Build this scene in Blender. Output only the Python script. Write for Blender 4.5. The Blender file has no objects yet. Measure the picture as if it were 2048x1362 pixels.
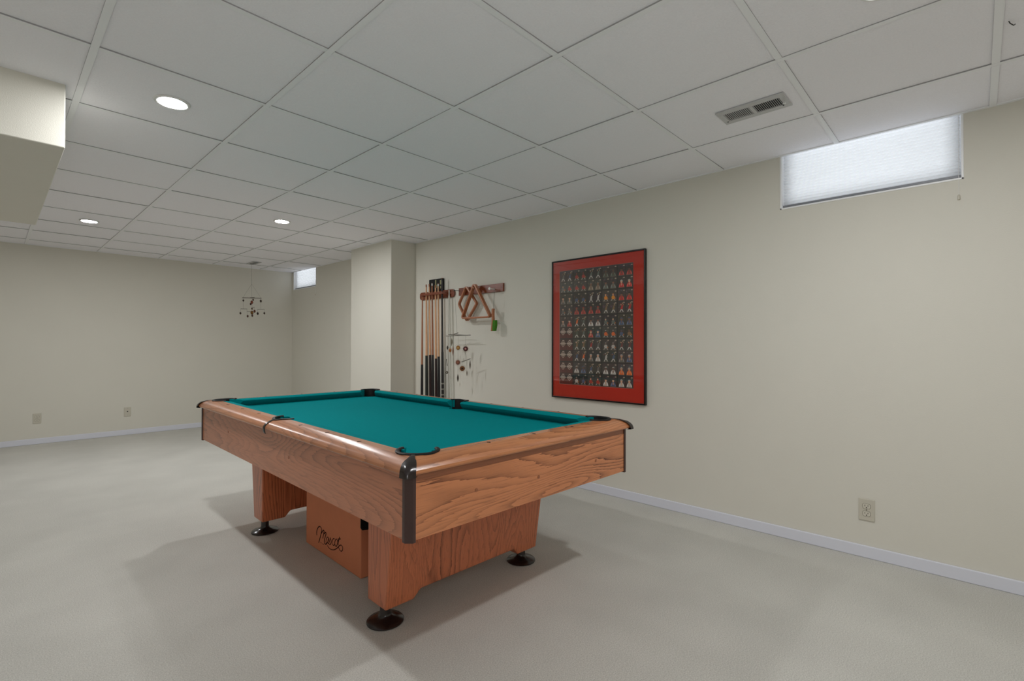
import bpy, bmesh, math, random
from mathutils import Vector, Matrix
random.seed(7)
PI = math.pi
D = bpy.data
COL = bpy.context.scene.collection

# ------------------------------------------------------------------ room sizes (metres)
H = 1.108          # camera height
CH = 2.2138        # ceiling
W = 3.1646         # right wall plane x
B = 7.6193         # back wall plane y
XL, YR = -1.9, -1.7
F_PX, YAW, PIT, ROL = 984.4268, 0.8141, 0.0101, 0.0019

# ------------------------------------------------------------------ materials
def new_mat(name):
    m = D.materials.new(name); m.use_nodes = True
    nt = m.node_tree
    b = nt.nodes['Principled BSDF']
    return m, nt, b

def lin(c):
    return tuple(((x/255)/12.92 if x/255 <= .04045 else ((x/255+.055)/1.055)**2.4) for x in c) + (1,)

def N(nt, kind, **kw):
    n = nt.nodes.new(kind)
    for k, v in kw.items():
        if k in n.inputs: n.inputs[k].default_value = v
        else: setattr(n, k, v)
    return n

def plain(name, col, rough=.5, spec=.5, metal=0, noise=0, nscale=40, bump=0, bscale=200, coat=0):
    m, nt, b = new_mat(name)
    b.inputs['Roughness'].default_value = rough
    b.inputs['Specular IOR Level'].default_value = spec
    b.inputs['Metallic'].default_value = metal
    b.inputs['Coat Weight'].default_value = coat
    c = lin(col)
    tc = N(nt, 'ShaderNodeTexCoord')
    nz = N(nt, 'ShaderNodeTexNoise', Scale=nscale, Detail=3.0)
    nt.links.new(tc.outputs['Object'], nz.inputs['Vector'])
    mx = N(nt, 'ShaderNodeMix', data_type='RGBA')
    k = noise
    mx.inputs[6].default_value = tuple(x*(1-k) for x in c[:3]) + (1,)
    mx.inputs[7].default_value = tuple(min(1, x*(1+k)) for x in c[:3]) + (1,)
    nt.links.new(nz.outputs['Fac'], mx.inputs[0])
    nt.links.new(mx.outputs[2], b.inputs['Base Color'])
    if bump:
        n2 = N(nt, 'ShaderNodeTexNoise', Scale=bscale, Detail=4.0)
        nt.links.new(tc.outputs['Object'], n2.inputs['Vector'])
        bp = N(nt, 'ShaderNodeBump', Strength=bump, Distance=.004)
        nt.links.new(n2.outputs['Fac'], bp.inputs['Height'])
        nt.links.new(bp.outputs['Normal'], b.inputs['Normal'])
    return m

def wood(name, col, dark, axis='Y', rough=.35, lines=12.5, along=.62, across=4.6, seed=0.0, contrast=1.0, coat=.15):
    """oak laminate: cathedral grain as contour lines of a stretched noise"""
    m, nt, b = new_mat(name)
    L = nt.links.new
    b.inputs['Roughness'].default_value = rough
    b.inputs['Coat Weight'].default_value = coat
    b.inputs['Coat Roughness'].default_value = .22
    tc = N(nt, 'ShaderNodeTexCoord')
    sc = {'X': (along, across, across), 'Y': (across, along, across), 'Z': (across, across, along)}[axis]
    mp = N(nt, 'ShaderNodeMapping'); mp.inputs['Scale'].default_value = sc
    mp.inputs['Location'].default_value = (seed*3.7, seed*1.9, seed*2.3)
    L(tc.outputs['Object'], mp.inputs['Vector'])
    n1 = N(nt, 'ShaderNodeTexNoise', Scale=1.0, Detail=1.6, Roughness=.35, Distortion=.35)
    L(mp.outputs[0], n1.inputs['Vector'])
    mul = N(nt, 'ShaderNodeMath', operation='MULTIPLY'); mul.inputs[1].default_value = lines*2.4
    L(n1.outputs['Fac'], mul.inputs[0])
    s2 = tuple({'X': (9, 160, 160), 'Y': (160, 9, 160), 'Z': (160, 160, 9)}[axis])
    mp2 = N(nt, 'ShaderNodeMapping'); mp2.inputs['Scale'].default_value = s2
    L(tc.outputs['Object'], mp2.inputs['Vector'])
    n2 = N(nt, 'ShaderNodeTexNoise', Scale=1.0, Detail=2.0, Roughness=.6)
    L(mp2.outputs[0], n2.inputs['Vector'])
    j = N(nt, 'ShaderNodeMath', operation='MULTIPLY_ADD'); j.inputs[1].default_value = .55
    L(n2.outputs['Fac'], j.inputs[0]); L(mul.outputs[0], j.inputs[2])
    fr = N(nt, 'ShaderNodeMath', operation='FRACT'); L(j.outputs[0], fr.inputs[0])
    rp = N(nt, 'ShaderNodeValToRGB')
    e = rp.color_ramp.elements
    e[0].position = 0; e[0].color = (1, 1, 1, 1)
    e[1].position = .20; e[1].color = (.45, .45, .45, 1)
    x = rp.color_ramp.elements.new(.55); x.color = (.08, .08, .08, 1)
    x = rp.color_ramp.elements.new(.97); x.color = (.0, .0, .0, 1)
    L(fr.outputs[0], rp.inputs[0])
    # patches where the figure is strong
    mp3 = N(nt, 'ShaderNodeMapping'); mp3.inputs['Scale'].default_value = tuple(q*.9+.4 for q in sc)
    mp3.inputs['Location'].default_value = (5.1+seed, 2.2, 8.8+seed)
    L(tc.outputs['Object'], mp3.inputs['Vector'])
    n3 = N(nt, 'ShaderNodeTexNoise', Scale=1.0, Detail=1.0)
    L(mp3.outputs[0], n3.inputs['Vector'])
    mr = N(nt, 'ShaderNodeMapRange'); mr.inputs[1].default_value = .40; mr.inputs[2].default_value = .62
    mr.inputs[3].default_value = .35*contrast; mr.inputs[4].default_value = 1.0*contrast
    L(n3.outputs['Fac'], mr.inputs[0])
    mm = N(nt, 'ShaderNodeMath', operation='MULTIPLY'); L(rp.outputs['Color'], mm.inputs[0]); L(mr.outputs[0], mm.inputs[1])
    # pores
    pr = N(nt, 'ShaderNodeMapRange'); pr.inputs[1].default_value = .52; pr.inputs[2].default_value = .75
    pr.inputs[3].default_value = 0; pr.inputs[4].default_value = .38
    L(n2.outputs['Fac'], pr.inputs[0])
    ad = N(nt, 'ShaderNodeMath', operation='ADD', use_clamp=True); L(mm.outputs[0], ad.inputs[0]); L(pr.outputs[0], ad.inputs[1])
    mx = N(nt, 'ShaderNodeMix', data_type='RGBA')
    mx.inputs[6].default_value = lin(col); mx.inputs[7].default_value = lin(dark)
    L(ad.outputs[0], mx.inputs[0]); L(mx.outputs[2], b.inputs['Base Color'])
    return m

def emis(name, col, s):
    m, nt, b = new_mat(name)
    b.inputs['Base Color'].default_value = col + (1,)
    b.inputs['Emission Color'].default_value = col + (1,)
    b.inputs['Emission Strength'].default_value = s
    return m

def carpet_mat():
    m, nt, b = new_mat('carpet')
    L = nt.links.new
    b.inputs['Roughness'].default_value = 1; b.inputs['Specular IOR Level'].default_value = .05
    b.inputs['Sheen Weight'].default_value = .08
    tc = N(nt, 'ShaderNodeTexCoord')
    a = N(nt, 'ShaderNodeTexNoise', Scale=230.0, Detail=4.0, Roughness=.75)
    c = N(nt, 'ShaderNodeTexNoise', Scale=2.2, Detail=3.0)
    for n in (a, c): L(tc.outputs['Object'], n.inputs['Vector'])
    r1 = N(nt, 'ShaderNodeMapRange'); r1.inputs[1].default_value = .3; r1.inputs[2].default_value = .7
    L(a.outputs['Fac'], r1.inputs[0])
    mx = N(nt, 'ShaderNodeMix', data_type='RGBA')
    mx.inputs[6].default_value = lin((188, 186, 178)); mx.inputs[7].default_value = lin((243, 241, 233))
    L(r1.outputs[0], mx.inputs[0])
    m2 = N(nt, 'ShaderNodeMix', data_type='RGBA', blend_type='MULTIPLY'); m2.inputs[0].default_value = .25
    L(mx.outputs[2], m2.inputs[6]); L(c.outputs['Fac'], m2.inputs[7])
    L(m2.outputs[2], b.inputs['Base Color'])
    bp = N(nt, 'ShaderNodeBump', Strength=.55, Distance=.006)
    L(a.outputs['Fac'], bp.inputs['Height']); L(bp.outputs['Normal'], b.inputs['Normal'])
    return m

def vcol_mat(name, rough=.6):
    m, nt, b = new_mat(name)
    b.inputs['Roughness'].default_value = rough
    a = N(nt, 'ShaderNodeAttribute', attribute_name='Col')
    nt.links.new(a.outputs['Color'], b.inputs['Base Color'])
    return m

def glass_mat(name, rough=.02, f=1.5):
    m = D.materials.new(name); m.use_nodes = True; nt = m.node_tree; nt.nodes.clear()
    o = N(nt, 'ShaderNodeOutputMaterial'); t = N(nt, 'ShaderNodeBsdfTransparent')
    g = N(nt, 'ShaderNodeBsdfGlossy', Roughness=rough); fr = N(nt, 'ShaderNodeFresnel', IOR=f)
    mx = N(nt, 'ShaderNodeMixShader')
    nt.links.new(fr.outputs[0], mx.inputs[0]); nt.links.new(t.outputs[0], mx.inputs[1]); nt.links.new(g.outputs[0], mx.inputs[2])
    nt.links.new(mx.outputs[0], o.inputs[0])
    return m

def fabric_blind():
    m = D.materials.new('blind_fabric'); m.use_nodes = True; nt = m.node_tree; nt.nodes.clear()
    o = N(nt, 'ShaderNodeOutputMaterial'); d = N(nt, 'ShaderNodeBsdfDiffuse', Color=(.82, .83, .84, 1))
    t = N(nt, 'ShaderNodeBsdfTranslucent', Color=(.85, .86, .88, 1)); mx = N(nt, 'ShaderNodeMixShader')
    mx.inputs[0].default_value = .5
    nt.links.new(d.outputs[0], mx.inputs[1]); nt.links.new(t.outputs[0], mx.inputs[2]); nt.links.new(mx.outputs[0], o.inputs[0])
    return m

M = {}
M['wall'] = plain('wall_paint', (222, 219, 208), .85, .2, noise=.02, nscale=3, bump=.12, bscale=260)
M['tile'] = plain('ceiling_tile', (247, 246, 251), .95, .1, noise=.05, nscale=160, bump=.35, bscale=160)
M['grid'] = plain('ceiling_grid', (244, 245, 247), .6, .3)
M['gridside'] = plain('grid_side_shade', (165, 165, 165), .9, .1)  # bar sides greyed to paint in the shadow line beside the tiles
M['trim'] = plain('trim_paint', (224, 226, 236), .45, .4)
M['carpet'] = carpet_mat()
M['cloth'] = plain('billiard_cloth', (0, 128, 132), .95, .04, noise=.10, nscale=420, bump=.2, bscale=500)
M['woodY'] = wood('oak_along', (192, 124, 90), (112, 66, 44), 'Y', seed=.3, contrast=.75)
M['woodX'] = wood('oak_end', (204, 132, 88), (104, 56, 32), 'X', seed=1.35, contrast=1.05)
M['woodrY'] = wood('oak_rail_along', (182, 120, 82), (120, 70, 42), 'Y', rough=.30, seed=2.6, contrast=.7, coat=.3)
M['woodrX'] = wood('oak_rail_end', (192, 126, 82), (120, 68, 38), 'X', rough=.25, seed=4.2, contrast=.8, coat=.3)
M['woodZ'] = wood('oak_pedestal', (206, 120, 80), (100, 50, 28), 'Z', seed=.9, contrast=.85)
M['band'] = wood('oak_band', (158, 98, 66), (116, 70, 46), 'X', seed=3, contrast=.4)  # darker oak carrying the rail overhang's painted shade, also colours the plugs
M['plastic'] = plain('brown_black_plastic', (34, 24, 22), .22, .6, noise=.1)
M['trimpl'] = plain('brown_corner_plastic', (66, 44, 40), .42, .5, noise=.06)
M['black'] = plain('black', (14, 13, 13), .6, .3)
M['pocket'] = plain('pocket_black', (16, 13, 13), .5, .4)
M['sight'] = plain('sight_inlay', (58, 30, 22), .4)
M['white'] = plain('white_plastic', (226, 226, 224), .4)
M['vinyl'] = plain('white_vinyl', (248, 249, 250), .4)
M['grey'] = plain('grey_rail', (128, 131, 136), .4)
M['ivory'] = plain('ivory_plate', (202, 197, 182), .45)
M['ivory2'] = plain('ivory_receptacle', (210, 205, 190), .4)
M['slot'] = plain('dark_slot', (40, 36, 32), .6)
M['groove'] = plain('receptacle_groove', (120, 114, 98), .6)
M['ventm'] = plain('vent_metal', (196, 196, 196), .45, .4)
M['ventd'] = plain('vent_dark', (46, 46, 46), .7)
M['redwood'] = wood('red_stained_wood', (132, 66, 38), (74, 32, 18), 'Y', seed=2, along=2, across=14, contrast=.7)
M['rackwood'] = wood('rack_wood', (178, 112, 74), (120, 68, 42), 'Z', seed=5, along=3, across=20, contrast=.6)
M['maple'] = plain('cue_maple', (226, 176, 134), .35, .5, noise=.08, nscale=30, coat=.3)
M['mahog'] = plain('cue_brown', (166, 108, 76), .35, .5, noise=.1, nscale=30, coat=.3)
M['buttG'] = plain('butt_green_black', (30, 38, 34), .3, .5, coat=.3)
M['buttB'] = plain('butt_black', (24, 24, 28), .3, .5, coat=.3)
M['buttN'] = plain('butt_dark_brown', (48, 30, 30), .3, .5, coat=.3)
M['ferrule'] = plain('ferrule_white', (225, 225, 220), .4)
M['palecue'] = plain('pale_grey_rod', (214, 214, 204), .45)
M['steel'] = plain('dull_steel', (70, 70, 66), .4, .5, metal=.6)
M['bristle'] = plain('green_bristle', (72, 128, 40), .8, .2, noise=.35, nscale=300)
M['string'] = plain('string', (120, 116, 106), .8)
M['stick'] = plain('dark_twig', (78, 66, 54), .7)
M['twig'] = plain('grey_twig', (104, 100, 90), .7)
M['frame'] = plain('black_frame', (18, 16, 15), .3, .5)
M['mat'] = plain('red_mat', (188, 52, 38), .85, .2, noise=.03)
M['matcut'] = plain('mat_bevel', (190, 120, 110), .8, .2)
M['box'] = plain('brown_box', (214, 136, 100), .7, .2, noise=.05, nscale=14)
M['ink'] = plain('dark_ink', (52, 20, 14), .7, .1)
M['lamp'] = emis('lamp_lens', (.985, .99, 1.0), 520.0)
M['pods'] = vcol_mat('seed_pod')
M['cards'] = vcol_mat('card_print', .5)
M['glass'] = glass_mat('picture_glass')
M['pane'] = glass_mat('window_pane')
M['blind'] = fabric_blind()

# ------------------------------------------------------------------ mesh builder
class MB:
    def __init__(s): s.v = []; s.f = []; s.m = []; s.c = []; s.xf = None
    def _add(s, vs, fs, mi=0, col=None):
        o = len(s.v)
        if s.xf is not None: vs = [tuple(s.xf @ Vector(q)) for q in vs]
        s.v += [tuple(q) for q in vs]
        for f in fs: s.f.append(tuple(i+o for i in f)); s.m.append(mi); s.c.append(col or (1, 1, 1, 1))
        return s
    def box(s, a, b, mi=0, col=None):
        x0, y0, z0 = a; x1, y1, z1 = b
        x0, x1 = min(x0, x1), max(x0, x1); y0, y1 = min(y0, y1), max(y0, y1); z0, z1 = min(z0, z1), max(z0, z1)
        return s._add([(x0,y0,z0),(x1,y0,z0),(x1,y1,z0),(x0,y1,z0),(x0,y0,z1),(x1,y0,z1),(x1,y1,z1),(x0,y1,z1)],
                      [(3,2,1,0),(4,5,6,7),(0,1,5,4),(1,2,6,5),(2,3,7,6),(3,0,4,7)], mi, col)
    def loft(s, rings, mi=0, closed=True, caps=True, col=None):
        n = len(rings[0]); vs = [p for r in rings for p in r]; fs = []
        for i in range(len(rings)-1):
            for j in range(n if closed else n-1):
                k = (j+1) % n
                fs.append((i*n+j, i*n+k, (i+1)*n+k, (i+1)*n+j))
        if caps: fs += [tuple(range(n-1, -1, -1)), tuple(range((len(rings)-1)*n, len(rings)*n))]
        return s._add(vs, fs, mi, col)
    def lathe(s, prof, c=(0,0,0), n=32, mi=0, axis='Z', caps=True, col=None):
        rings = []
        for r, z in prof:
            ring = []
            for i in range(n):
                a = 2*PI*i/n; x, y = r*math.cos(a), r*math.sin(a)
                p = {'Z': (x, y, z), 'X': (z, x, y), 'Y': (y, z, x)}[axis]
                ring.append((p[0]+c[0], p[1]+c[1], p[2]+c[2]))
            rings.append(ring)
        return s.loft(rings, mi, True, caps, col)
    def tube(s, pts, r, n=8, mi=0, col=None, flat=None):
        pts = [Vector(p) for p in pts]; rings = []
        rr = r if isinstance(r, (list, tuple)) else [r]*len(pts)
        prev = None
        for i, p in enumerate(pts):
            t = (pts[min(i+1, len(pts)-1)] - pts[max(i-1, 0)]).normalized()
            if prev is None:
                a = Vector((0, 0, 1)) if abs(t.z) < .9 else Vector((1, 0, 0))
                u = t.cross(a).normalized()
            else:
                u = (prev - t*prev.dot(t)).normalized()
            prev = u; w = t.cross(u)
            rings.append([p + (u*math.cos(2*PI*j/n) + w*math.sin(2*PI*j/n))*rr[i] for j in range(n)])
        return s.loft(rings, mi, True, True, col)
    def prism(s, poly, t0, t1, axis='X', mi=0, col=None):
        """poly: 2D outline; axis = extrusion axis; X:(y,z) Y:(x,z) Z:(x,y)"""
        def P(a, b, t): return {'X': (t, a, b), 'Y': (a, t, b), 'Z': (a, b, t)}[axis]
        return s.loft([[P(a, b, t0) for a, b in poly], [P(a, b, t1) for a, b in poly]], mi, True, True, col)
    def build(s, name, mat, parent=None, bevel=0, seg=2, smooth=False, colors=False, angle=30, loc=None):
        me = D.meshes.new(name); me.from_pydata(s.v, [], s.f); me.update()
        mats = mat if isinstance(mat, (list, tuple)) else [mat]
        for q in mats: me.materials.append(q)
        for p, mi in zip(me.polygons, s.m): p.material_index = mi
        if colors:
            at = me.color_attributes.new('Col', 'FLOAT_COLOR', 'CORNER')
            for p, c in zip(me.polygons, s.c):
                for li in p.loop_indices: at.data[li].color = c
        bm = bmesh.new(); bm.from_mesh(me)
        if not colors: bmesh.ops.recalc_face_normals(bm, faces=bm.faces)
        if bevel:
            ed = [e for e in bm.edges if len(e.link_faces) == 2 and e.calc_face_angle(0) > math.radians(angle)]
            bmesh.ops.bevel(bm, geom=ed, offset=bevel, segments=seg, profile=.5, affect='EDGES', clamp_overlap=True)
        bm.to_mesh(me); bm.free()
        if smooth:
            for p in me.polygons: p.use_smooth = True
            me.set_sharp_from_angle(angle=math.radians(40))
        o = D.objects.new(name, me); COL.objects.link(o)
        if parent: o.parent = parent
        if loc: o.location = loc
        return o

def tag(o, label=None, cat=None, group=None, kind=None):
    if label: o['label'] = label
    if cat: o['category'] = cat
    if group: o['group'] = group
    if kind: o['kind'] = kind
    return o
def thing(name, label, cat, loc=(0, 0, 0), rz=0, group=None):
    o = D.objects.new(name, None); COL.objects.link(o); o.location = loc; o.rotation_euler = (0, 0, rz)
    o.empty_display_size = .1
    return tag(o, label, cat, group)
def struct(o, label=None, cat=None): return tag(o, label, cat, kind='structure')

def copy_tree(o, parent=None):
    c = o.copy(); COL.objects.link(c); c.parent = parent
    for ch in list(o.children): copy_tree(ch, c)
    return c

# ------------------------------------------------------------------ SETTING
mb = MB().box((XL-.15, YR-.15, -.1), (W+.15, B+.15, 0))
struct(mb.build('floor', M['carpet']), 'pale beige cut-pile carpet over the whole floor', 'floor')

# right wall with two notches for the high windows
w1 = (.040, .832, 1.903); w2 = (6.812, 7.568, 1.943)
out = [(YR-.15, 0), (YR-.15, CH+.12), (w1[0], CH+.12), (w1[0], w1[2]), (w1[1], w1[2]), (w1[1], CH+.12),
       (w2[0], CH+.12), (w2[0], w2[2]), (w2[1], w2[2]), (w2[1], CH+.12), (B+.15, CH+.12), (B+.15, 0)]
struct(MB().prism(out, W, W+.16, 'X').build('wall_right', M['wall']), 'long cream wall on the right with two high windows', 'wall')
struct(MB().box((XL-.15, B, 0), (W+.16, B+.15, CH+.12)).build('wall_back', M['wall']), 'cream back wall at the far end', 'wall')
struct(MB().box((XL-.15, YR, 0), (XL, B, CH+.12)).build('wall_left', M['wall']), 'cream left wall', 'wall')
struct(MB().box((XL-.15, YR-.15, 0), (W+.16, YR, CH+.12)).build('wall_front', M['wall']), 'cream wall behind the viewpoint', 'wall')
cx0, cy0, cy1 = 2.862, 4.440, 5.268
struct(MB().box((cx0, cy0, 0), (W+.02, cy1, CH+.02)).build('wall_column', M['wall'], bevel=.004), 'cream boxed-out column against the right wall', 'column')
struct(MB().box((XL-.02, 2.827, 1.947), (.211, 4.80, CH+.05)).build('wall_soffit', M['wall'], bevel=.004), 'cream boxed soffit hanging from the ceiling at left', 'soffit')

# ceiling tiles and grid
GA = [.256-1.2192*2+.6096*i*1 for i in range(0, 4)]
GA = sorted([.256 - .6096*i for i in range(1, 4)] + [.256, .868, 1.477, 2.086, 2.698])
GB = sorted([-.060 - .6096*i for i in range(1, 3)] + [-.06, .548, 1.159, 1.767, 2.378, 2.988, 3.598, 4.207, 4.815, 5.423, 6.033, 6.643, 7.253])
xs = [XL] + GA + [W]; ys = [YR] + GB + [B]
mb = MB()
for i in range(len(xs)-1):
    for j in range(len(ys)-1):
        if xs[i+1]-xs[i] < .02 or ys[j+1]-ys[j] < .02: continue
        t = [random.uniform(.002, .005) for _ in range(4)]
        x0, x1, y0, y1 = xs[i]+.001, xs[i+1]-.001, ys[j]+.001, ys[j+1]-.001
        z = CH
        mb._add([(x0,y0,z+t[0]),(x1,y0,z+t[1]),(x1,y1,z+t[2]),(x0,y1,z+t[3]),(x0,y0,z+.02),(x1,y0,z+.02),(x1,y1,z+.02),(x0,y1,z+.02)],
                [(3,2,1,0),(4,5,6,7),(0,1,5,4),(1,2,6,5),(2,3,7,6),(3,0,4,7)])
mb.box((XL-.15, YR-.15, CH+.021), (W+.01, B+.15, CH+.1))
ceil = struct(mb.build('ceiling', M['tile']), 'suspended ceiling of square pale grey tiles', 'ceiling')
mb = MB()
def bar(a, b):
    (x0, y0), (x1, y1) = a, b
    z0, z1 = CH-.0008, CH+.0052
    mb._add([(x0,y0,z0),(x1,y0,z0),(x1,y1,z0),(x0,y1,z0),(x0,y0,z1),(x1,y0,z1),(x1,y1,z1),(x0,y1,z1)],
            [(3,2,1,0)], 0)
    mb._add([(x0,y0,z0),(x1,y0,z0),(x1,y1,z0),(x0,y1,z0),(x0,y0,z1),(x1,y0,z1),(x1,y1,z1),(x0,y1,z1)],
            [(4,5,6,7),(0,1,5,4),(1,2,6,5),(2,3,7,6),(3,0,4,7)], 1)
for x in GA: bar((x-.012, YR), (x+.012, B))
hw = .012
for y in GB:
    for i in range(len(xs)-1):
        x0 = xs[i]+(.0125 if i else 0); x1 = xs[i+1]-(.0125 if i < len(xs)-2 else 0)
        bar((x0, y-hw), (x1, y+hw))
me_grid = mb.build('ceiling_grid', [M['grid'], M['gridside']], ceil)
# wall angle moulding
mb = MB()
for a, b in (((W-.018, YR), (W, cy0)), ((W-.018, cy1), (W, B)), ((XL, B-.018), (W, B)), ((cx0-.018, cy0-.018), (cx0, cy1+.018)), ((cx0, cy0-.018), (W, cy0))):
    mb.box((a[0], a[1], CH-.001), (b[0], b[1], CH+.004))
mb.build('wall_angle', M['grid'], ceil)

# baseboards
bh = .063; bt = .013
def base(name, a, b, lab):
    mb = MB().box((a[0], a[1], 0), (b[0], b[1], bh))
    struct(mb.build(name, M['trim'], bevel=.004), lab, 'baseboard')
base('baseboard_right', (W-bt, YR), (W, cy0), 'white baseboard along the right wall')
base('baseboard_back', (XL, B-bt), (W-bt, B), 'white baseboard along the back wall')
base('baseboard_far_right', (W-bt, cy1), (W, B-bt), 'white baseboard on the right wall beyond the column')
mb = MB().box((cx0-bt, cy0-bt, 0), (cx0, cy1+bt, bh)).box((cx0, cy0-bt, 0), (W-bt, cy0, bh)).box((cx0, cy1, 0), (W-bt, cy1+bt, bh))
struct(mb.build('baseboard_column', M['trim'], bevel=.004), 'white baseboard around the column', 'baseboard')
base('baseboard_left', (XL, YR), (XL+bt, B-bt), 'white baseboard along the left wall')

# windows
def window(n, w, lab, blab):
    y0, y1, z0 = w
    r = thing('window_%d' % n, lab, 'window', (W, (y0+y1)/2, z0)); r['kind'] = 'structure'
    hw = (y1-y0)/2; top = CH+.10-z0
    mb = MB()  # jamb lining
    t = .009
    mb.box((-.003, -hw, 0), (.15, hw, t)).box((-.003, -hw, 0), (.15, -hw+t, top)).box((-.003, hw-t, 0), (.15, hw, top)).box((.0, -hw, top-t), (.15, hw, top))
    mb.build('window_frame', M['vinyl'], r, bevel=.0015)
    mb = MB()
    s = .035
    mb.box((.09, -hw+t, t), (.12, hw-t, t+s)).box((.09, -hw+t, t), (.12, -hw+t+s, top-t)).box((.09, hw-t-s, t), (.12, hw-t, top-t))
    mb.build('sash', M['vinyl'], r, bevel=.002)
    MB().box((.103, -hw+t+s-.003, t+s-.003), (.107, hw-t-s+.003, top-t)).build('pane', M['pane'], r)
    # pleated shade inside the opening
    b = thing('cellular_shade', blab, 'blind', (W+.012, (y0+y1)/2, z0), group=None)
    hw2 = hw-t-.003; zb = .027; zt = top-.045
    p = .0165; k = int((zt-zb)/p); pts = []
    for i in range(k*2+1):
        z = zb+i*p/2; pts.append(((.006 if i % 2 else -.006)+.022, z))
    rings = [[(x, -hw2, z), (x, hw2, z)] for x, z in pts]
    MB().loft(rings, closed=False, caps=False).build('shade_fabric', M['blind'], b)
    MB().box((.008, -hw2-.002, zb-.012), (.036, hw2+.002, zb)).build('bottom_rail', M['grey'], b, bevel=.002)
    MB().box((.004, -hw2-.002, zt), (.044, hw2+.002, zt+.035)).build('head_rail', M['white'], b, bevel=.003)
    cy = -hw+.018
    zc = {1: -.095, 2: -.125}[n]
    MB().tube([(.002, cy, zt), (-.012, cy, .05), (-.0135, cy, zc+.02)], .0011, 6).build('cord', M['white'], b)
    MB().lathe([(.002, .024), (.005, .018), (.0065, 0), (.004, -.002)], (-.0135, cy, zc), 12).build('cord_tassel', M['ivory'], b, smooth=True)
    L = D.lights.new('daylight', 'AREA'); L.shape = 'RECTANGLE'; L.size = (y1-y0)*2.2; L.size_y = 1.1; L.energy = 19*(y1-y0)/.79
    L.color = (.95, .98, 1.0)
    lo = D.objects.new('daylight', L); COL.objects.link(lo); lo.location = (W+.55, (y0+y1)/2, z0+.17); lo.rotation_euler = (0, PI/2, 0)
    return r, b
window(1, w1, 'wide shallow basement window in the near part of the right wall', 'white pleated shade closed over the near, wide high window')
window(2, w2, 'small high window in the far corner of the right wall', 'white pleated shade closed over the small far-corner window')

# ------------------------------------------------------------------ POOL TABLE
TH = -.0231
T = thing('pool_table', 'oak laminate pool table with teal cloth and dark brown corner fittings', 'pool table', (1.5085, 2.3997, 0), TH)
hu, hv = .4872, 1.0396
ZT, ZB = .7586, .712
AP, AZ0, AZ1 = .124, .5125, .714
wprof = [(.052, .7586), (.088, .7578), (.112, .7512), (.126, .7445), (.135, .7375), (.1415, .7285), (.143, .7205), (.140, .7155), (.124, .7135), (.105, .7135), (.052, .7135)]
def zwood(o):
    pts = [(-1, .7586)] + wprof[:8]
    for (a, za), (b, zb) in zip(pts, pts[1:]):
        if a <= o <= b: return za+(zb-za)*(o-a)/(b-a)
    return wprof[7][1]

pockets = [(-1, -1), (1, -1), (-1, 1), (1, 1), (-1, 0), (1, 0)]
def pcenter(su, sv):
    return (su*(hu+.020), sv*(hv+.020)) if sv else (su*(hu+.036), 0)
PR = .064
def cutters(r, z0, z1):
    mb = MB()
    for su, sv in pockets:
        c = pcenter(su, sv)
        rr = r if sv else r-.004
        mb.lathe([(rr, z0), (rr, z1)], (c[0], c[1], 0), 48)
    return mb.build('cut', M['black'], T)
def boolean(o, cut):
    md = o.modifiers.new('b', 'BOOLEAN'); md.operation = 'DIFFERENCE'; md.object = cut; md.solver = 'EXACT'
    dg = bpy.context.evaluated_depsgraph_get()
    me = D.meshes.new_from_object(o.evaluated_get(dg)); o.modifiers.clear()
    o.data = me
cut = cutters(PR+.006, .5, .9)
def rail_piece(side, sgn, prof, name, mat, lo=None, hi=None, end=None):
    """side 'u' -> runs along v at u=sgn*(hu+o); side 'v' -> runs along u at v=sgn*(hv+o)"""
    rings = []
    for e in (0, 1):
        ring = []
        for o, z in prof:
            if end: t = end(e, o)
            else: t = (hv+o if side == 'u' else hu+o)*(1 if e else -1)
            ring.append((sgn*(hu+o), t, z) if side == 'u' else (t, sgn*(hv+o), z))
        rings.append(ring)
    return MB().loft(rings).build(name, mat, T)
rails = []
for side, sgn in (('u', -1), ('u', 1), ('v', -1), ('v', 1)):
    o = rail_piece(side, sgn, wprof, 'rail', M['woodrY'] if side == 'u' else M['woodrX'])
    boolean(o, cut)
    for p in o.data.polygons: p.use_smooth = True
    o.data.set_sharp_from_angle(angle=math.radians(24))
    rails.append(o)
    # sights
    ks = [k for k in (-3, -2, -1, 1, 2, 3)] if side == 'u' else [-1, 0, 1]
    for k in ks:
        dd = .2599 if side == 'u' else .2436
        c = (sgn*(hu+.081), k*dd) if side == 'u' else (k*dd, sgn*(hv+.081))
        # oval sight lying on the wood
        mb = MB(); n = 16; L_, S_ = .0085, .005
        a_, b_ = (S_, L_) if side == 'v' else (L_, S_)
        ring0 = [(c[0]+a_*math.cos(2*PI*i/n), c[1]+b_*math.sin(2*PI*i/n), .7572) for i in range(n)]
        ring1 = [(x, y, .7590) for x, y, z in ring0]
        mb.loft([ring0, ring1]); mb.build('sight', M['sight'], o)
# band under the end rails: overhang shade painted in as darker wood
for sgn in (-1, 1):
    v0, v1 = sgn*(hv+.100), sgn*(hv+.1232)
    MB().box((-(hu+.110), v0, .6905), (hu+.110, v1, .7135)).build('rail_shade_band', M['band'], T)
# cushions
cprof = [(0, .7475), (.004, .7525), (.012, .7555), (.052, .7586), (.052, .7125), (.03, .7125), (.012, .728), (.002, .743)]
mo, k1 = .078, 1.25
def cush(side, sgn, end):
    o = rail_piece(side, sgn, cprof, 'cushion', M['cloth'], end=end)
    for p in o.data.polygons: p.use_smooth = True
    o.data.set_sharp_from_angle(angle=math.radians(35))
for sgn in (-1, 1):
    cush('v', sgn, lambda e, o: (1 if e else -1)*(hu-mo+o*k1))
    for h in (-1, 1):
        def f(e, o, h=h):
            far = hv-mo+o*k1; near = .064-o*.25
            return h*(far if e else near)
        cush('u', sgn, f)
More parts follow.
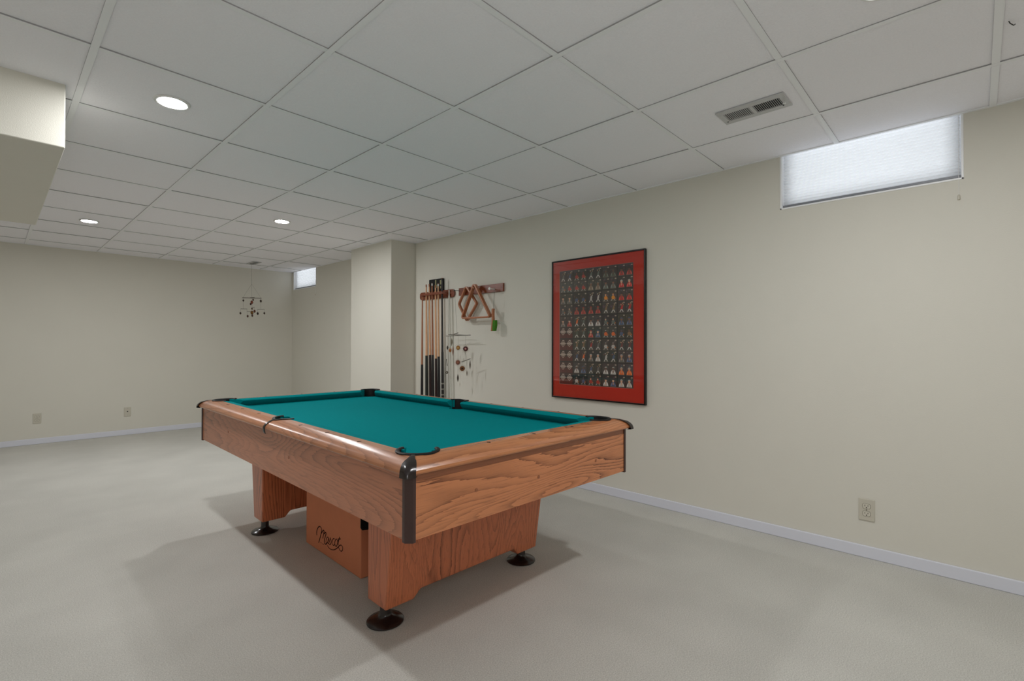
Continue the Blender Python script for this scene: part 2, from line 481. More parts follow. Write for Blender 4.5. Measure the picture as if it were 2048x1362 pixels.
# playing surface
o = MB().box((-(hu+.051), -(hv+.051), ZB-.03), (hu+.051, hv+.051, ZB)).build('playing_surface', M['cloth'], T)
cut2 = cutters(PR-.004, .5, .9); boolean(o, cut2)
D.objects.remove(cut2)
D.objects.remove(cut)
# apron
for side, sgn in (('u', -1), ('u', 1), ('v', -1), ('v', 1)):
    z1 = AZ1-.001 if side == 'u' else .690
    prof = [(AP, AZ0), (AP, z1), (.104, z1), (.104, AZ0)]
    rail_piece(side, sgn, prof, 'apron_panel', M['woodY'] if side == 'u' else M['woodX'], end=lambda e, o: (1 if e else -1)*((hv if side == 'u' else hu)+AP-.0155))
MB().box((-(hu+.104), -(hv+.104), .522), (hu+.104, hv+.104, .54)).build('bottom_board', M['woodY'], T)
# screw-hole plugs on the apron
for side, sgn, t, z in (('v', -1, -.34, .615), ('v', -1, .36, .60), ('v', -1, -.02, .60), ('u', -1, .62, .625), ('u', -1, -.24, .62)):
    c = (t, sgn*(hv+AP), z) if side == 'v' else (sgn*(hu+AP), t, z)
    mb = MB().lathe([(.0062, -.002), (.0062, .0012), (.0045, .0012), (.0040, .0002)], c, 16, axis='Y' if side == 'v' else 'X')
    mb.build('bolt_plug', M['band'], T)

# pockets: liner + rim
def pocket(su, sv):
    cx, cy = pcenter(su, sv)
    base = math.atan2(sv, su) if sv else (0 if su > 0 else PI)
    span = math.radians(122 if sv else 92)
    r = PR if sv else PR-.004
    n = 36; rings = []
    zlow = .60
    for i in range(n+1):
        a = base-span+2*span*i/n
        c, s = math.cos(a), math.sin(a)
        def P(rad, z): return (cx+rad*c, cy+rad*s, z)
        ou = max((cx+(r+.006)*c)*su-hu if su else -1, ((cy+(r+.006)*s)*sv-hv) if sv else -1)
        zt = zwood(max(ou, 0))+.0045
        rings.append([P(r-.005, zlow), P(r+.005, zlow), P(r+.0055, zt-.008), P(r+.0095, zt-.006), P(r+.0095, zt-.001), P(r+.006, zt+.001), P(r-.001, zt+.001), P(r-.005, zt-.003)])
    pk = MB().loft(rings).build('pocket', M['pocket'], T, smooth=True)
    # full cup below the bed
    prof = [(PR-.006, .695), (PR-.006, .58), (PR-.03, .565), (.001, .562), (.001, .558), (PR-.026, .560), (PR-.001, .578), (PR-.001, .695)]
    if sv == 0: prof = [(max(.001, q-.004), z) for q, z in prof]
    MB().lathe(prof, (cx, cy, 0), 36, caps=False).build('pocket_cup', M['pocket'], pk, smooth=True)
    # casting running from the rim over the rail to the outer edge
    if sv:
        rings = []
        pts = [(.062, .0055), (.070, .0065), (.080, .0085), (.092, .0125), (.104, .018), (.114, .025), (.126, .0315), (.135, .034), (.1415, .035), (.145, .0355), (.146, .036)]
        zz = [None]*8 + [.7285, .720, .7115]
        for idx, (o_, w_) in enumerate(pts):
            z = (zz[idx] if idx >= 8 else zwood(o_)) + (.0035 if idx < 8 else 0)
            if idx == 7: z = .7400
            if idx == 8: z = .7310
            e = o_+(0 if idx < 4 else .003 if idx < 6 else .0075)
            rc = min(w_*.75, .015); ring = []
            ring.append((su*(hu+e), sv*(hv+e-w_), z))
            ring.append((su*(hu+e), sv*(hv+e-(w_+rc)/2), z))
            for q in range(7):
                a = PI/2*q/6
                ring.append((su*(hu+e-rc+rc*math.cos(a)), sv*(hv+e-rc+rc*math.sin(a)), z))
            ring.append((su*(hu+e-(w_+rc)/2), sv*(hv+e), z))
            ring.append((su*(hu+e-w_), sv*(hv+e), z))
            rings.append(ring)
        # close underneath
        rings.append([(x-su*.018, y-sv*.018, .7105) for x, y, z in rings[-1]])
        MB().loft(rings, closed=False, caps=False).build('corner_casting', M['plastic'], pk, smooth=True)
    else:
        rings = []
        for o_, z, w_ in ((.098, zwood(.098)+.004, .010), (.112, zwood(.112)+.004, .0085), (.126, .7485, .0085), (.1375, .7415, .0085), (.1460, .731, .0085), (.1485, .722, .0085), (.1475, .706, .0085), (.144, .698, .008)):
            rings.append([(su*(hu+o_-.006), -w_, z-.004), (su*(hu+o_), -w_*.85, z), (su*(hu+o_), w_*.85, z), (su*(hu+o_-.006), w_, z-.004)])
        MB().loft(rings).build('rail_strap', M['plastic'], pk, smooth=True)
for su, sv in pockets: pocket(su, sv)
# vertical corner trims
for su in (-1, 1):
    for sv in (-1, 1):
        A, Bv, t = hu+AP, hv+AP, .0045
        pl = [(A, Bv-.028), (A+t, Bv-.028), (A+t+.001, Bv-.013), (A-.013, Bv+t+.001), (A-.024, Bv+t), (A-.024, Bv), (A-.03, Bv-.03)]
        pl = [(su*x, sv*y) for x, y in pl]
        MB().prism(pl, AZ0-.006, .7135, 'Z').build('corner_trim', M['trimpl'], T, bevel=.0012)
# pedestals
def pedestal(sgn):
    U0 = .435; zb, zn = .078, .112
    lw = .130
    prof = [(-U0, AZ0+.012), (-U0, zb), (-U0+lw, zb), (-U0+lw+.008, zb+.008), (-U0+lw+.026, zn-.006), (-U0+lw+.036, zn), (U0-lw-.036, zn), (U0-lw-.026, zn-.006), (U0-lw-.008, zb+.008), (U0-lw, zb), (U0, zb), (U0, AZ0+.012)]
    vi, = (.605,)
    def vo(z): return .742+(z-.078)*.145
    r0 = [(u, sgn*vi, z) for u, z in prof]; r1 = [(u, sgn*vo(z), z) for u, z in prof]
    pd = MB().loft([r0, r1]).build('pedestal', M['woodZ'], T, bevel=.007, seg=3, angle=60)
    for s in (-1, 1):
        c = (s*.395, sgn*.675, 0)
        MB().lathe([(.0005, 0), (.066, 0), (.0735, .0025), (.074, .006), (.070, .010), (.045, .0185), (.030, .024), (.0235, .030), (.0215, .036), (.0205, .0785), (.0005, .0785)], c, 40).build('foot', M['plastic'], pd, smooth=True)
pedestal(-1); pedestal(1)

# ------------------------------------------------------------------ box under the table
bx = thing('storage_box', 'brown box with script lettering on the carpet beneath the pool table', 'box', (1.5085, 2.3997, 0), TH)
u0, u1, v0, v1, zt = -.292, .18, -.283, .335, .44
MB().box((u0, v0, .002), (u1, v1, zt)).build('box_body', M['box'], bx, bevel=.004)
MB().prism([(u0-.002, .455), (u0-.004, .245), (u0+.004, .232), (u0+.030, .228), (u0+.09, .228), (u0+.10, .24), (u0+.10, .455)], v0-.008, v0-.0005, 'Y').build('black_flap', M['black'], bx, bevel=.002)
MB().box((u0-.003, v0-.006, zt), (u1+.003, v1+.003, zt+.012)).build('box_lid', M['box'], bx, bevel=.003)
# lettering, traced as pen strokes on the side face (coordinates in cm: across, up)

STROKES = [[(19.4,8.0),(19.8,8.7),(19.7,9.8),(19.1,11.2),(17.9,12.6),(16.3,13.5),(14.8,13.5),(13.9,12.9),(13.8,11.7),(14.4,10.1),(15.4,8.0),(16.3,6.2),(17.3,4.5)],
[(14.1,10.4),(13.0,11.5),(11.7,12.7),(10.7,12.5),(11.1,11.3),(11.6,10.0),(12.3,8.2)],
[(11.2,10.9),(10.1,11.5),(9.0,12.3),(8.3,11.9),(9.1,10.4),(9.8,9.0),(10.4,7.6),(10.3,6.5),(9.5,6.1),(8.2,6.4),(7.4,7.1)],
[(5.5,10.5),(6.6,10.5),(7.6,9.7),(8.3,8.3),(8.3,7.3),(7.4,7.1),(6.2,8.2),(5.3,9.6),(5.2,10.4),(6.0,9.0),(6.2,7.9),(5.7,7.3),(4.7,8.0)],
[(4.7,8.3),(3.7,10.1),(3.4,11.2),(3.4,10.8),(2.5,9.9),(2.5,8.7),(3.4,7.6),(4.7,7.1)],
[(-1.4,11.5),(-0.8,11.8),(0.2,11.3),(1.2,9.9),(1.3,8.7),(0.2,8.1),(-1.1,8.5),(-1.8,9.3)],
[(-4.0,12.3),(-3.0,12.0),(-1.9,10.7),(-1.7,9.4),(-2.6,8.4),(-3.6,8.7),(-4.5,10.1),(-4.7,11.4),(-4.0,12.3)],
[(-4.7,11.4),(-5.4,11.9),(-6.4,13.3),(-6.9,14.3),(-6.4,13.1),(-5.7,11.5),(-5.4,10.2),(-5.9,9.8)],
[(-4.9,12.8),(-6.4,13.0),(-8.1,13.6)],[(14.8,5.4),(13.8,5.3)],[(12.4,5.5),(11.1,5.3)],
[(6.7,6.2),(5.9,5.7),(4.4,5.3),(2.4,5.3),(-0.1,5.8),(-2.6,6.9),(-5.0,8.4),(-6.6,9.7),(-8.3,10.6),(-9.5,10.5),(-10.3,9.7),(-9.9,8.4),(-8.6,7.6),(-7.1,7.8),(-6.1,8.6),(-5.5,8.9)]]
def smooth_pts(pts, k=4):
    P = [Vector(p) for p in pts]; P = [P[0]*2-P[1]]+P+[P[-1]*2-P[-2]]; out = []
    for i in range(1, len(P)-2):
        for j in range(k):
            t = j/k; a, b, c, d = P[i-1], P[i], P[i+1], P[i+2]
            out.append(.5*((2*b)+(c-a)*t+(2*a-5*b+4*c-d)*t*t+(3*b-a-3*c+d)*t**3))
    out.append(P[-2]); return out
mb = MB()
for si, s in enumerate(STROKES):
    if len(s) > 2: s = [tuple(q) for q in smooth_pts(s)]
    hwid = .0031 if si < 3 else .0025
    pts = [Vector(q)/100 for q in s]; L_, R_ = [], []
    for i, p in enumerate(pts):
        t = (pts[min(i+1, len(pts)-1)]-pts[max(0, i-1)]); t = t.normalized() if t.length > 1e-6 else Vector((1, 0))
        n = Vector((-t.y, t.x))
        ww = hwid*(.75+.45*abs(t.y))
        L_.append(p+n*ww); R_.append(p-n*ww)
    X = u0-.0006-.00002*si
    for i in range(len(pts)-1):
        mb._add([(X, *L_[i]), (X, *L_[i+1]), (X, *R_[i+1]), (X, *R_[i])], [(0, 1, 2, 3)])
mb.build('lettering', M['ink'], bx)

# ------------------------------------------------------------------ ceiling lights
def downlight(x, y, lab):
    t = thing('recessed_light', lab, 'ceiling light', (x, y, CH), 0, 'round recessed lights in the ceiling')
    MB().lathe([(.052, -.0015), (.060, -.0042), (.068, -.0035), (.071, .003), (.052, .003)], (0, 0, 0), 48, caps=False).build('trim_ring', M['white'], t, smooth=True)
    MB()._add([(.0535*math.cos(2*PI*i/32), .0535*math.sin(2*PI*i/32), -.003) for i in range(32)], [tuple(range(31, -1, -1))]).build('lens', M['lamp'], t)
    MB().lathe([(.0005, .0012), (.0535, .0012), (.0535, -.0012)], (0, 0, 0), 32, caps=False).build('housing', M['white'], t)
downlight(.560, 2.666, 'round white recessed light nearest the viewer, in the ceiling left of the pool table')
downlight(.597, 5.776, 'round white recessed light at far left, beyond the soffit')
downlight(1.781, 4.516, 'round white recessed light in the ceiling above the far end of the pool table')
downlight(1.87, .20, 'round white recessed light just above the top of the view')

# ------------------------------------------------------------------ ceiling registers
def register(x0, x1, y0, y1, lab, nl, detail=True):
    t = thing('ceiling_vent', lab, 'vent', ((x0+x1)/2, (y0+y1)/2, CH)); a, b = (x1-x0)/2, (y1-y0)/2
    z = -.006
    fx, fy = a*.56, b*.82
    mb = MB()
    mb.box((-a, -b, z), (-fx, b, .001)).box((fx, -b, z), (a, b, .001)).box((-fx, -b, z), (fx, -fy, .001)).box((-fx, fy, z), (fx, b, .001)).box((-fx, -.008, z), (fx, .008, .001))
    mb.build('vent_frame', M['ventm'], t, bevel=.0015)
    MB().box((-fx, -fy, .0003), (fx, fy, .0009)).build('vent_throat', M['ventd'], t)
    for h in (-1, 1):
        mb = MB()
        for i in range(nl):
            yc = h*(.008+(fy-.008)*(i+.5)/nl); w = (fy-.008)/nl
            q = w*(.36 if h > 0 else .24); dz = .0022
            mb._add([(-fx, yc-q, z+.0004), (fx, yc-q, z+.0004), (fx, yc+q, z+.0004+dz), (-fx, yc+q, z+.0004+dz),
                     (-fx, yc-q, z+.0011), (fx, yc-q, z+.0011), (fx, yc+q, z+.0011+dz), (-fx, yc+q, z+.0011+dz)],
                    [(3,2,1,0),(4,5,6,7),(0,1,5,4),(1,2,6,5),(2,3,7,6),(3,0,4,7)])
        mb.build('louvers', M['ventm'], t)
    if detail:
        MB().box((-.004, -b+.012, z-.010), (.004, -b+.018, z)).box((-.006, -b+.010, z-.014), (.006, -b+.020, z-.009)).build('damper_lever', M['white'], t, bevel=.001)
        for yy in (-b+.03, b-.018):
            MB().lathe([(.0035, z-.001), (.0035, z+.001)], (a*.6*(1 if yy < 0 else 1), yy, 0), 12).build('screw', M['ventd'], t)
register(2.358, 2.508, .606, .900, 'white metal air register in the ceiling near the large high window', 14)
register(2.375, 2.478, 6.945, 7.225, 'small metal air register in the ceiling beside the far hanging mobile', 10, False)

# little wire hook above the grid at the right edge
hk = MB().tube([(2.365, -.085, CH-.001), (2.372, -.089, CH-.007), (2.392, -.098, CH-.008), (2.402, -.102, CH-.001)], .0016, 8)
tag(hk.build('ceiling_hook', M['steel']), 'small bent wire hook on the ceiling grid at the upper right', 'hook')

# ------------------------------------------------------------------ outlets
def outlet(loc, rz, lab, duplex=True, s=1.0):
    """plate faces local -Y"""
    t = thing('wall_outlet' if duplex else 'cable_outlet', lab, 'outlet', loc, rz)
    a, b = .035*s, .056*s
    MB().box((-a, -.006, -b), (a, 0, b)).build('cover_plate', M['ivory'], t, bevel=.003, seg=3)
    if duplex:
        for h in (-1, 1):
            zc = h*.0195*s; pts = []
            for i in range(32):
                an = 2*PI*i/32; x = .0172*math.cos(an); z = max(-.0125, min(.0125, .0172*math.sin(an))); pts.append((x*s, zc+z*s))
            MB().prism([(x*1.09, zc+(z-zc)*1.09) for x, z in pts], -.0066, -.001, 'Y').build('receptacle_surround', M['groove'], t)
            rc = MB().prism(pts, -.0084, -.001, 'Y').build('receptacle', M['ivory2'], t, bevel=.0005)
            mb = MB()
            mb.box((-.0078*s, -.0088, zc-.001*s), (-.0056*s, -.008, zc+.0075*s)).box((.0056*s, -.0088, zc-.000*s), (.0078*s, -.008, zc+.0068*s))
            mb.lathe([(.0026*s, -.0088), (.0026*s, -.008)], (0, 0, zc-.007*s), 12, axis='Y')
            mb.build('slots', M['slot'], rc)
        MB().lathe([(.0028, -.0074), (.0028, -.005)], (0, 0, 0), 12, axis='Y').build('screw', M['groove'], t)
    else:
        MB().lathe([(.0065, -.006), (.0065, -.010), (.004, -.010), (.004, -.014), (.0005, -.014)], (0, 0, .004), 12, axis='Y').build('connector', M['slot'], t)
        for h in (-1, 1): MB().lathe([(.002, -.0068), (.002, -.005)], (0, 0, h*.04), 10, axis='Y').build('screw', M['groove'], t)
outlet((W, .425, .2495), -PI/2, 'ivory duplex outlet low on the right wall', True, 1.0)
outlet((.3615, B, .2845), 0, 'ivory duplex outlet low on the back wall at far left', True, 1.0)
outlet((1.165, B, .2815), 0, 'ivory cable jack plate low on the back wall', False, 1.0)

# ------------------------------------------------------------------ framed uncut card sheet
py0, py1, pz0, pz1 = 1.697, 2.540, .687, 1.797
FD = .024
pf = thing('framed_card_sheet', 'black framed sheet of sports cards with a red mat, hung on the right wall', 'picture', (W, 0, 0))
# local x: 0 at wall, negative into the room
k = (W-FD)/W
def fy(y): return y*k
def fz(z): return H+(z-H)*k
a0, a1, b0, b1 = fy(py0), fy(py1), fz(pz0), fz(pz1); fw = .011
def ringframe(y0, y1, z0, z1, w, x0, x1):
    """four mitred bars around a rectangle"""
    o = [(y0, z0), (y1, z0), (y1, z1), (y0, z1)]; i = [(y0+w, z0+w), (y1-w, z0+w), (y1-w, z1-w), (y0+w, z1-w)]
    mb = MB()
    for n in range(4):
        m_ = (n+1) % 4
        P = [o[n], o[m_], i[m_], i[n]]
        mb.prism(P, x0, x1, 'X')
    return mb
ringframe(a0, a1, b0, b1, fw, -FD, -.0005).build('picture_frame', M['frame'], pf, bevel=.0015)
cy0_, cy1_, cz0_, cz1_ = fy(1.795), fy(2.466), fz(.797), fz(1.711)
xm = -FD+.008
o4 = [(a0+fw, b0+fw), (a1-fw, b0+fw), (a1-fw, b1-fw), (a0+fw, b1-fw)]; i4 = [(cy0_, cz0_), (cy1_, cz0_), (cy1_, cz1_), (cy0_, cz1_)]
mb = MB(); mb2 = MB()
for n in range(4):
    m_ = (n+1) % 4
    mb.prism([o4[n], o4[m_], i4[m_], i4[n]], xm, xm+.003, 'X')
    e = .0022
    j4 = [(cy0_+e, cz0_+e), (cy1_-e, cz0_+e), (cy1_-e, cz1_-e), (cy0_+e, cz1_-e)]
    mb2._add([(xm, *i4[n]), (xm, *i4[m_]), (xm+.003, *j4[m_]), (xm+.003, *j4[n])], [(0, 1, 2, 3)])
mt = mb.build('mat_board', M['mat'], pf); mb2.build('mat_bevel', M['matcut'], mt)
MB()._add([(xm-.003, a0+fw*.6, b0+fw*.6), (xm-.003, a0+fw*.6, b1-fw*.6), (xm-.003, a1-fw*.6, b1-fw*.6), (xm-.003, a1-fw*.6, b0+fw*.6)], [(0, 1, 2, 3)]).build('glazing', M['glass'], pf)
# the printed sheet: 10 columns x 10 rows of small cards
def L4(c, g=1.0): return lin(tuple(min(255, q*g) for q in c))
xs_ = xm+.0034
mb = MB(); mb.box((xs_, cy0_-.01, cz0_-.01), (xs_+.003, cy1_+.01, cz1_+.01), 0, L4((34, 30, 26)))
layer = [0]
def flat(poly, col):
    layer[0] += 1
    x = xs_-.0002-.0000004*layer[0]
    mb._add([(x, y, z) for y, z in poly], [tuple(range(len(poly)))], 0, L4(col, 1.12))
def ell(cy, cz, ry, rz, col, n=12, a0_=0, a1_=2*PI, rot=0):
    P = []
    for i in range(n):
        a = a0_+(a1_-a0_)*i/(n-1 if a1_-a0_ < 6.2 else n)
        y, z = ry*math.cos(a), rz*math.sin(a)
        P.append((cy+y*math.cos(rot)-z*math.sin(rot), cz+y*math.sin(rot)+z*math.cos(rot)))
    flat(P, col)
def stroke(p, q, w, col):
    d = Vector((q[0]-p[0], q[1]-p[1])).normalized(); n = Vector((-d.y, d.x))*w/2
    flat([(p[0]+n.x, p[1]+n.y), (q[0]+n.x, q[1]+n.y), (q[0]-n.x, q[1]-n.y), (p[0]-n.x, p[1]-n.y)], col)
cw = (cy1_-cy0_)/10; chh = (cz1_-cz0_)/10
SKIN = [(176, 128, 96), (120, 80, 58), (196, 150, 120), (92, 60, 46)]
# 'kind' of each card, row by row from the top; columns from the far (left in view) side
KIND = [
 'abrrggvvrr', 'arrrhhggRR', 'aabbwwyyRR', 'acrrrrttRR', 'arogwwggbb',
 'LLvgrboobt', 'LLttrawwpp', 'LLboawwbab', 'LLwbbawwoo', 'LLwbrrwbww']
JER = {'a': (96, 90, 84), 'b': (66, 78, 104), 'r': (150, 44, 34), 'g': (92, 96, 88), 'v': (70, 74, 60), 'R': (176, 38, 30), 'h': (120, 104, 88),
       'w': (168, 160, 152), 'y': (206, 128, 34), 'c': (110, 98, 88), 't': (120, 92, 62), 'o': (200, 92, 30), 'p': (104, 52, 46), 'L': (58, 26, 20)}
for r_ in range(10):
    for c_ in range(10):
        kd = KIND[r_][c_]
        # view-left is far (large y)
        yR = cy1_-cw*c_; yL_ = yR-cw; zt_ = cz1_-chh*r_; zb_ = zt_-chh
        g = .0012; gp = .004
        ya, yb = yL_+(gp if c_ % 2 else g), yR-(gp if c_ % 2 == 0 else g)
        za, zb2 = zb_+(gp if r_ % 2 else g), zt_-(gp if r_ % 2 == 0 else g)
        cyc, W_, Hh = (ya+yb)/2, yb-ya, zb2-za
        rng = random.Random(r_*10+c_//2*1 + (3 if kd == 'L' else 0))
        bg = (54, 48, 42) if kd != 'L' else (54, 26, 20)
        dl_ = rng.randint(-12, 12); bg = tuple(int(max(16, q+dl_+rng.randint(-4, 4))) for q in bg)
        flat([(ya, za), (yb, za), (yb, zb2), (ya, zb2)], bg)
        # lower shaded strip
        if kd == 'L':
            flat([(ya, za), (yb, za), (yb, za+Hh*.42), (ya, za+Hh*.42)], (84, 26, 18))
            zc = za+Hh*.60; wcol = (182, 164, 150)
            q = W_*.40
            P = [(cyc, zc+q*1.05), (cyc-q, zc), (cyc, zc-q*1.05), (cyc+q, zc)]
            for i in range(4): stroke(P[i], P[(i+1) % 4], .0034, wcol)
            ell(cyc, zc, W_*.20, W_*.20, wcol); ell(cyc, zc, W_*.12, W_*.12, (84, 34, 24))
            flat([(cyc-W_*.46, zc-.003), (cyc+W_*.46, zc-.003), (cyc+W_*.46, zc+.003), (cyc-W_*.46, zc+.003)], wcol)
            flat([(cyc-W_*.22, zb2-.012), (cyc+W_*.1, zb2-.010), (cyc+W_*.1, zb2-.006), (cyc-W_*.22, zb2-.008)], wcol)
            continue
        jc = JER[kd]; sk = SKIN[rng.randint(0, 3)]; hat = rng.choice([jc, (30, 30, 34), (170, 165, 158), jc])
        pose = rng.randint(0, 3)
        # blurred crowd patches
        for _ in range(4):
            ell(rng.uniform(ya+W_*.12, yb-W_*.12), rng.uniform(za+Hh*.45, zb2-Hh*.1), W_*rng.uniform(.05, .12), Hh*rng.uniform(.04, .09), tuple(min(255, q+rng.randint(4, 34)) for q in bg), 8)
        # small team disc, top right of each card
        ell(ya+W_*.17, zb2-Hh*.13, W_*.13, Hh*.055, (150, 132, 116), 10)
        if pose < 2:      # bust portrait
            ell(cyc, za+Hh*.06, W_*.36, Hh*.40, jc, 14, 0, PI)
            ell(cyc, za+Hh*.30, W_*.07, Hh*.12, sk, 10)
            stroke((cyc-W_*.20, za+Hh*.30), (cyc-W_*.30, za+Hh*.08), .0028, tuple(min(255, q+70) for q in jc))
            stroke((cyc+W_*.20, za+Hh*.30), (cyc+W_*.30, za+Hh*.08), .0028, tuple(min(255, q+70) for q in jc))
            ell(cyc, za+Hh*.55, W_*.145, Hh*.13, sk, 12)
            ell(cyc, za+Hh*.60, W_*.16, Hh*.10, hat, 12, 0, PI)
            flat([(cyc-W_*.26, za+Hh*.595), (cyc+W_*.10, za+Hh*.595), (cyc+W_*.10, za+Hh*.625), (cyc-W_*.26, za+Hh*.615)], tuple(int(q*.7) for q in hat))
        elif pose == 2:   # swinging / throwing figure
            ell(cyc-W_*.04, za+Hh*.42, W_*.14, Hh*.19, jc, 12, rot=.3)
            ell(cyc+W_*.06, za+Hh*.70, W_*.085, Hh*.075, sk, 10)
            ell(cyc+W_*.06, za+Hh*.735, W_*.095, Hh*.055, hat, 10, 0, PI)
            stroke((cyc+W_*.02, za+Hh*.55), (cyc-W_*.26, za+Hh*.68), .0060, jc)
            stroke((cyc-W_*.26, za+Hh*.68), (cyc-W_*.12, za+Hh*.86), .0026, (206, 170, 120))
            stroke((cyc-W_*.06, za+Hh*.30), (cyc-W_*.24, za+Hh*.08), .0068, (178, 172, 164))
            stroke((cyc+W_*.02, za+Hh*.30), (cyc+W_*.22, za+Hh*.07), .0068, (178, 172, 164))
        else:             # crouched / fielding figure
            ell(cyc, za+Hh*.34, W_*.24, Hh*.17, jc, 12)
            ell(cyc+W_*.02, za+Hh*.58, W_*.10, Hh*.09, sk, 10)
            ell(cyc+W_*.02, za+Hh*.62, W_*.11, Hh*.06, hat, 10, 0, PI)
            ell(cyc-W_*.27, za+Hh*.26, W_*.09, Hh*.08, (150, 88, 46), 10)
            stroke((cyc-W_*.14, za+Hh*.2), (cyc-W_*.28, za+Hh*.06), .006, (150, 146, 140))
            stroke((cyc+W_*.14, za+Hh*.2), (cyc+W_*.28, za+Hh*.06), .006, (150, 146, 140))
        flat([(ya+W_*.08, za+Hh*.025), (yb-W_*.08, za+Hh*.025), (yb-W_*.08, za+Hh*.055), (ya+W_*.08, za+Hh*.055)], (110, 96, 82))
mb.build('card_sheet', M['cards'], pf, colors=True)

# ------------------------------------------------------------------ helper: points on planes parallel to the walls, from (y,z) measured on wall W
def RW(y, z, d):
    """wall-plane point seen on the right wall, brought forward by d along its own line of sight"""
    q = (W-d)/W
    return (W-d, y*q, H+(z-H)*q)

# ------------------------------------------------------------------ cue rack, cues
rk = thing('cue_rack', 'reddish wooden wall cue rack with rounded ends beside the column', 'cue rack', (0, 0, 0))
def rounded(y0, y1, z0, z1, r, n=6):
    P = []
    for cy, cz, s in ((y1-r, z1-r, 0), (y0+r, z1-r, 1), (y0+r, z0+r, 2), (y1-r, z0+r, 3)):
        for i in range(n+1):
            a = PI/2*s+PI/2*i/n; P.append((cy+r*math.cos(a), cz+r*math.sin(a)))
    return P
bz0, bz1 = 1.588, 1.668
MB().prism(rounded(3.760, 4.330, bz0, bz1, .034), W-.018, W, 'X').build('back_board', M['redwood'], rk, bevel=.003)
# holding bar that passes in front of the cues
ya_, yb_ = 3.845, 4.248
def loop(off, n=8):
    P = [(W-.017, ya_-.05+off*1.2)]
    for i in range(n+1):
        a = PI/2*i/n; P.append((W-.030-(.064-off)*math.sin(a), ya_-.012+off+.03*(1-math.cos(a))))
    for i in range(n+1):
        a = PI/2*i/n; P.append((W-.030-(.064-off)*math.cos(a), yb_-.03-off+.03*math.sin(a)))
    P.append((W-.017, yb_+.002-off)); return P
o_, i_ = loop(0), loop(.015)
rings = [[(*o_[i], 1.621), (*i_[i], 1.621), (*i_[i], 1.642), (*o_[i], 1.642)] for i in range(len(o_))]
MB().loft(rings).build('holding_bar', M['redwood'], rk, bevel=.003)
cb = MB().prism([(W-.013, 3.75), (W-.13, 3.75), (W-.13, 4.36), (W-.013, 4.36)], .0, .045, 'Z').build('cue_floor_stand', M['redwood'], bevel=.006)
tag(cb, 'low wooden stand on the floor under the cues, behind the table', 'cue stand')
PXC = []
def cue(yt, yb, ztop, zbutt, shaft, butt, ferr, lab, d=.075, r=(.0070, .0125, .0165), extra=None, z0=.046, join=None):
    t = thing('pool_cue', lab, 'cue', (W-d, yb, z0), 0, 'pool cues standing in the wall rack')
    def pt(z): f = (z-z0)/(ztop-z0); return (0, (yt-yb)*f, z-z0)
    def rad(z): f = (z-z0)/(ztop-z0); return r[2]+(r[0]-r[2])*f
    MB().tube([pt(z) for z in (zbutt, (zbutt+ztop)/2, ztop-.028)], [rad(z) for z in (zbutt, (zbutt+ztop)/2, ztop-.028)], 12).build('shaft', shaft, t, smooth=True)
    MB().tube([pt(ztop-.028), pt(ztop-.006)], [rad(ztop-.028)]*2, 12).build('ferrule', ferr, t, smooth=True)
    MB().tube([pt(ztop-.006), pt(ztop)], [rad(ztop)*.95]*2, 12).build('tip', M['mahog'], t, smooth=True)
    MB().tube([pt(z0), pt(z0+.02), pt(zbutt)], [r[2], r[2]+.001, rad(zbutt)+.0012], 12).build('butt', butt, t, smooth=True)
    if extra:
        for i in range(7):
            z = z0+.35+i*.055; q = pt(z)
            MB().lathe([(rad(z)+.0016, -.006), (rad(z)+.0016, .006)], (q[0], q[1], q[2]), 8).build('inlay', M['ivory'], t)
    return t
wood_l, wood_d = M['maple'], M['mahog']
cue(4.216, 4.220, 1.617, .907, wood_d, M['buttB'], M['mahog'], 'brown cue at the far left end of the rack, with a low-starting black butt', d=.066)
cue(4.160, 4.136, 1.740, 1.002, wood_l, M['buttG'], M['mahog'], 'second cue from the left in the rack, with a thick greenish black butt', d=.060, r=(.0070, .0125, .0195))
cue(4.108, 4.067, 1.741, 1.008, wood_l, M['buttN'], M['mahog'], 'third cue from the left in the rack, tan shaft and dark brown butt, brown tip', d=.060)
cue(4.060, 4.029, 1.747, 1.009, wood_d, M['buttB'], M['ferrule'], 'fourth cue from the left in the rack, white tip before the black plaque', d=.060)
cue(4.005, 3.976, 1.722, .974, wood_l, M['buttN'], M['mahog'], 'fifth cue from the left in the rack, the shortest beside a white-tipped one', d=.060)
cue(3.960, 3.932, 1.734, .995, wood_l, M['buttB'], M['ferrule'], 'sixth cue from the left in the rack, white tip, next to the all-dark cue', d=.060)
cue(3.899, 3.873, 1.784, 1.041, M['buttB'], M['buttB'], M['buttB'], 'all-black cue with pale flecks on its butt, at the right end of the row', d=.060, extra=True)
pr_ = MB().tube([(W-.03, 3.779, .046), (W-.03, 3.822, 1.605)], .0085, 12).tube([(W-.03, 3.822, 1.605), (W-.03, 3.8225, 1.66)], .006, 12)
tag(pr_.build('bridge_stick', M['palecue'], smooth=True), 'thin pale grey rod standing against the wall right of the cues', 'stick', None)

# dark plaque standing on the rack board
pq = thing('plaque', 'small black plaque with a pale gold motif above the cue rack', 'plaque', (W-.002, 4.048, 1.6685))
MB().box((-.022, -.112, 0), (0, .112, .122)).build('plaque_panel', M['black'], pq, bevel=.002)
X = -.0226; gold = plain('pale_gold', (150, 146, 104), .5)
for q in ((-.010, .055, .010, .112), (.002, .02, .016, .05), (-.024, .030, -.012, .062), (-.092, .06, -.070, .105), (-.088, .02, -.074, .045), (.05, .035, .062, .06)):
    MB().box((X, q[0], q[1]), (X+.001, q[2], q[3])).build('motif', gold, pq)

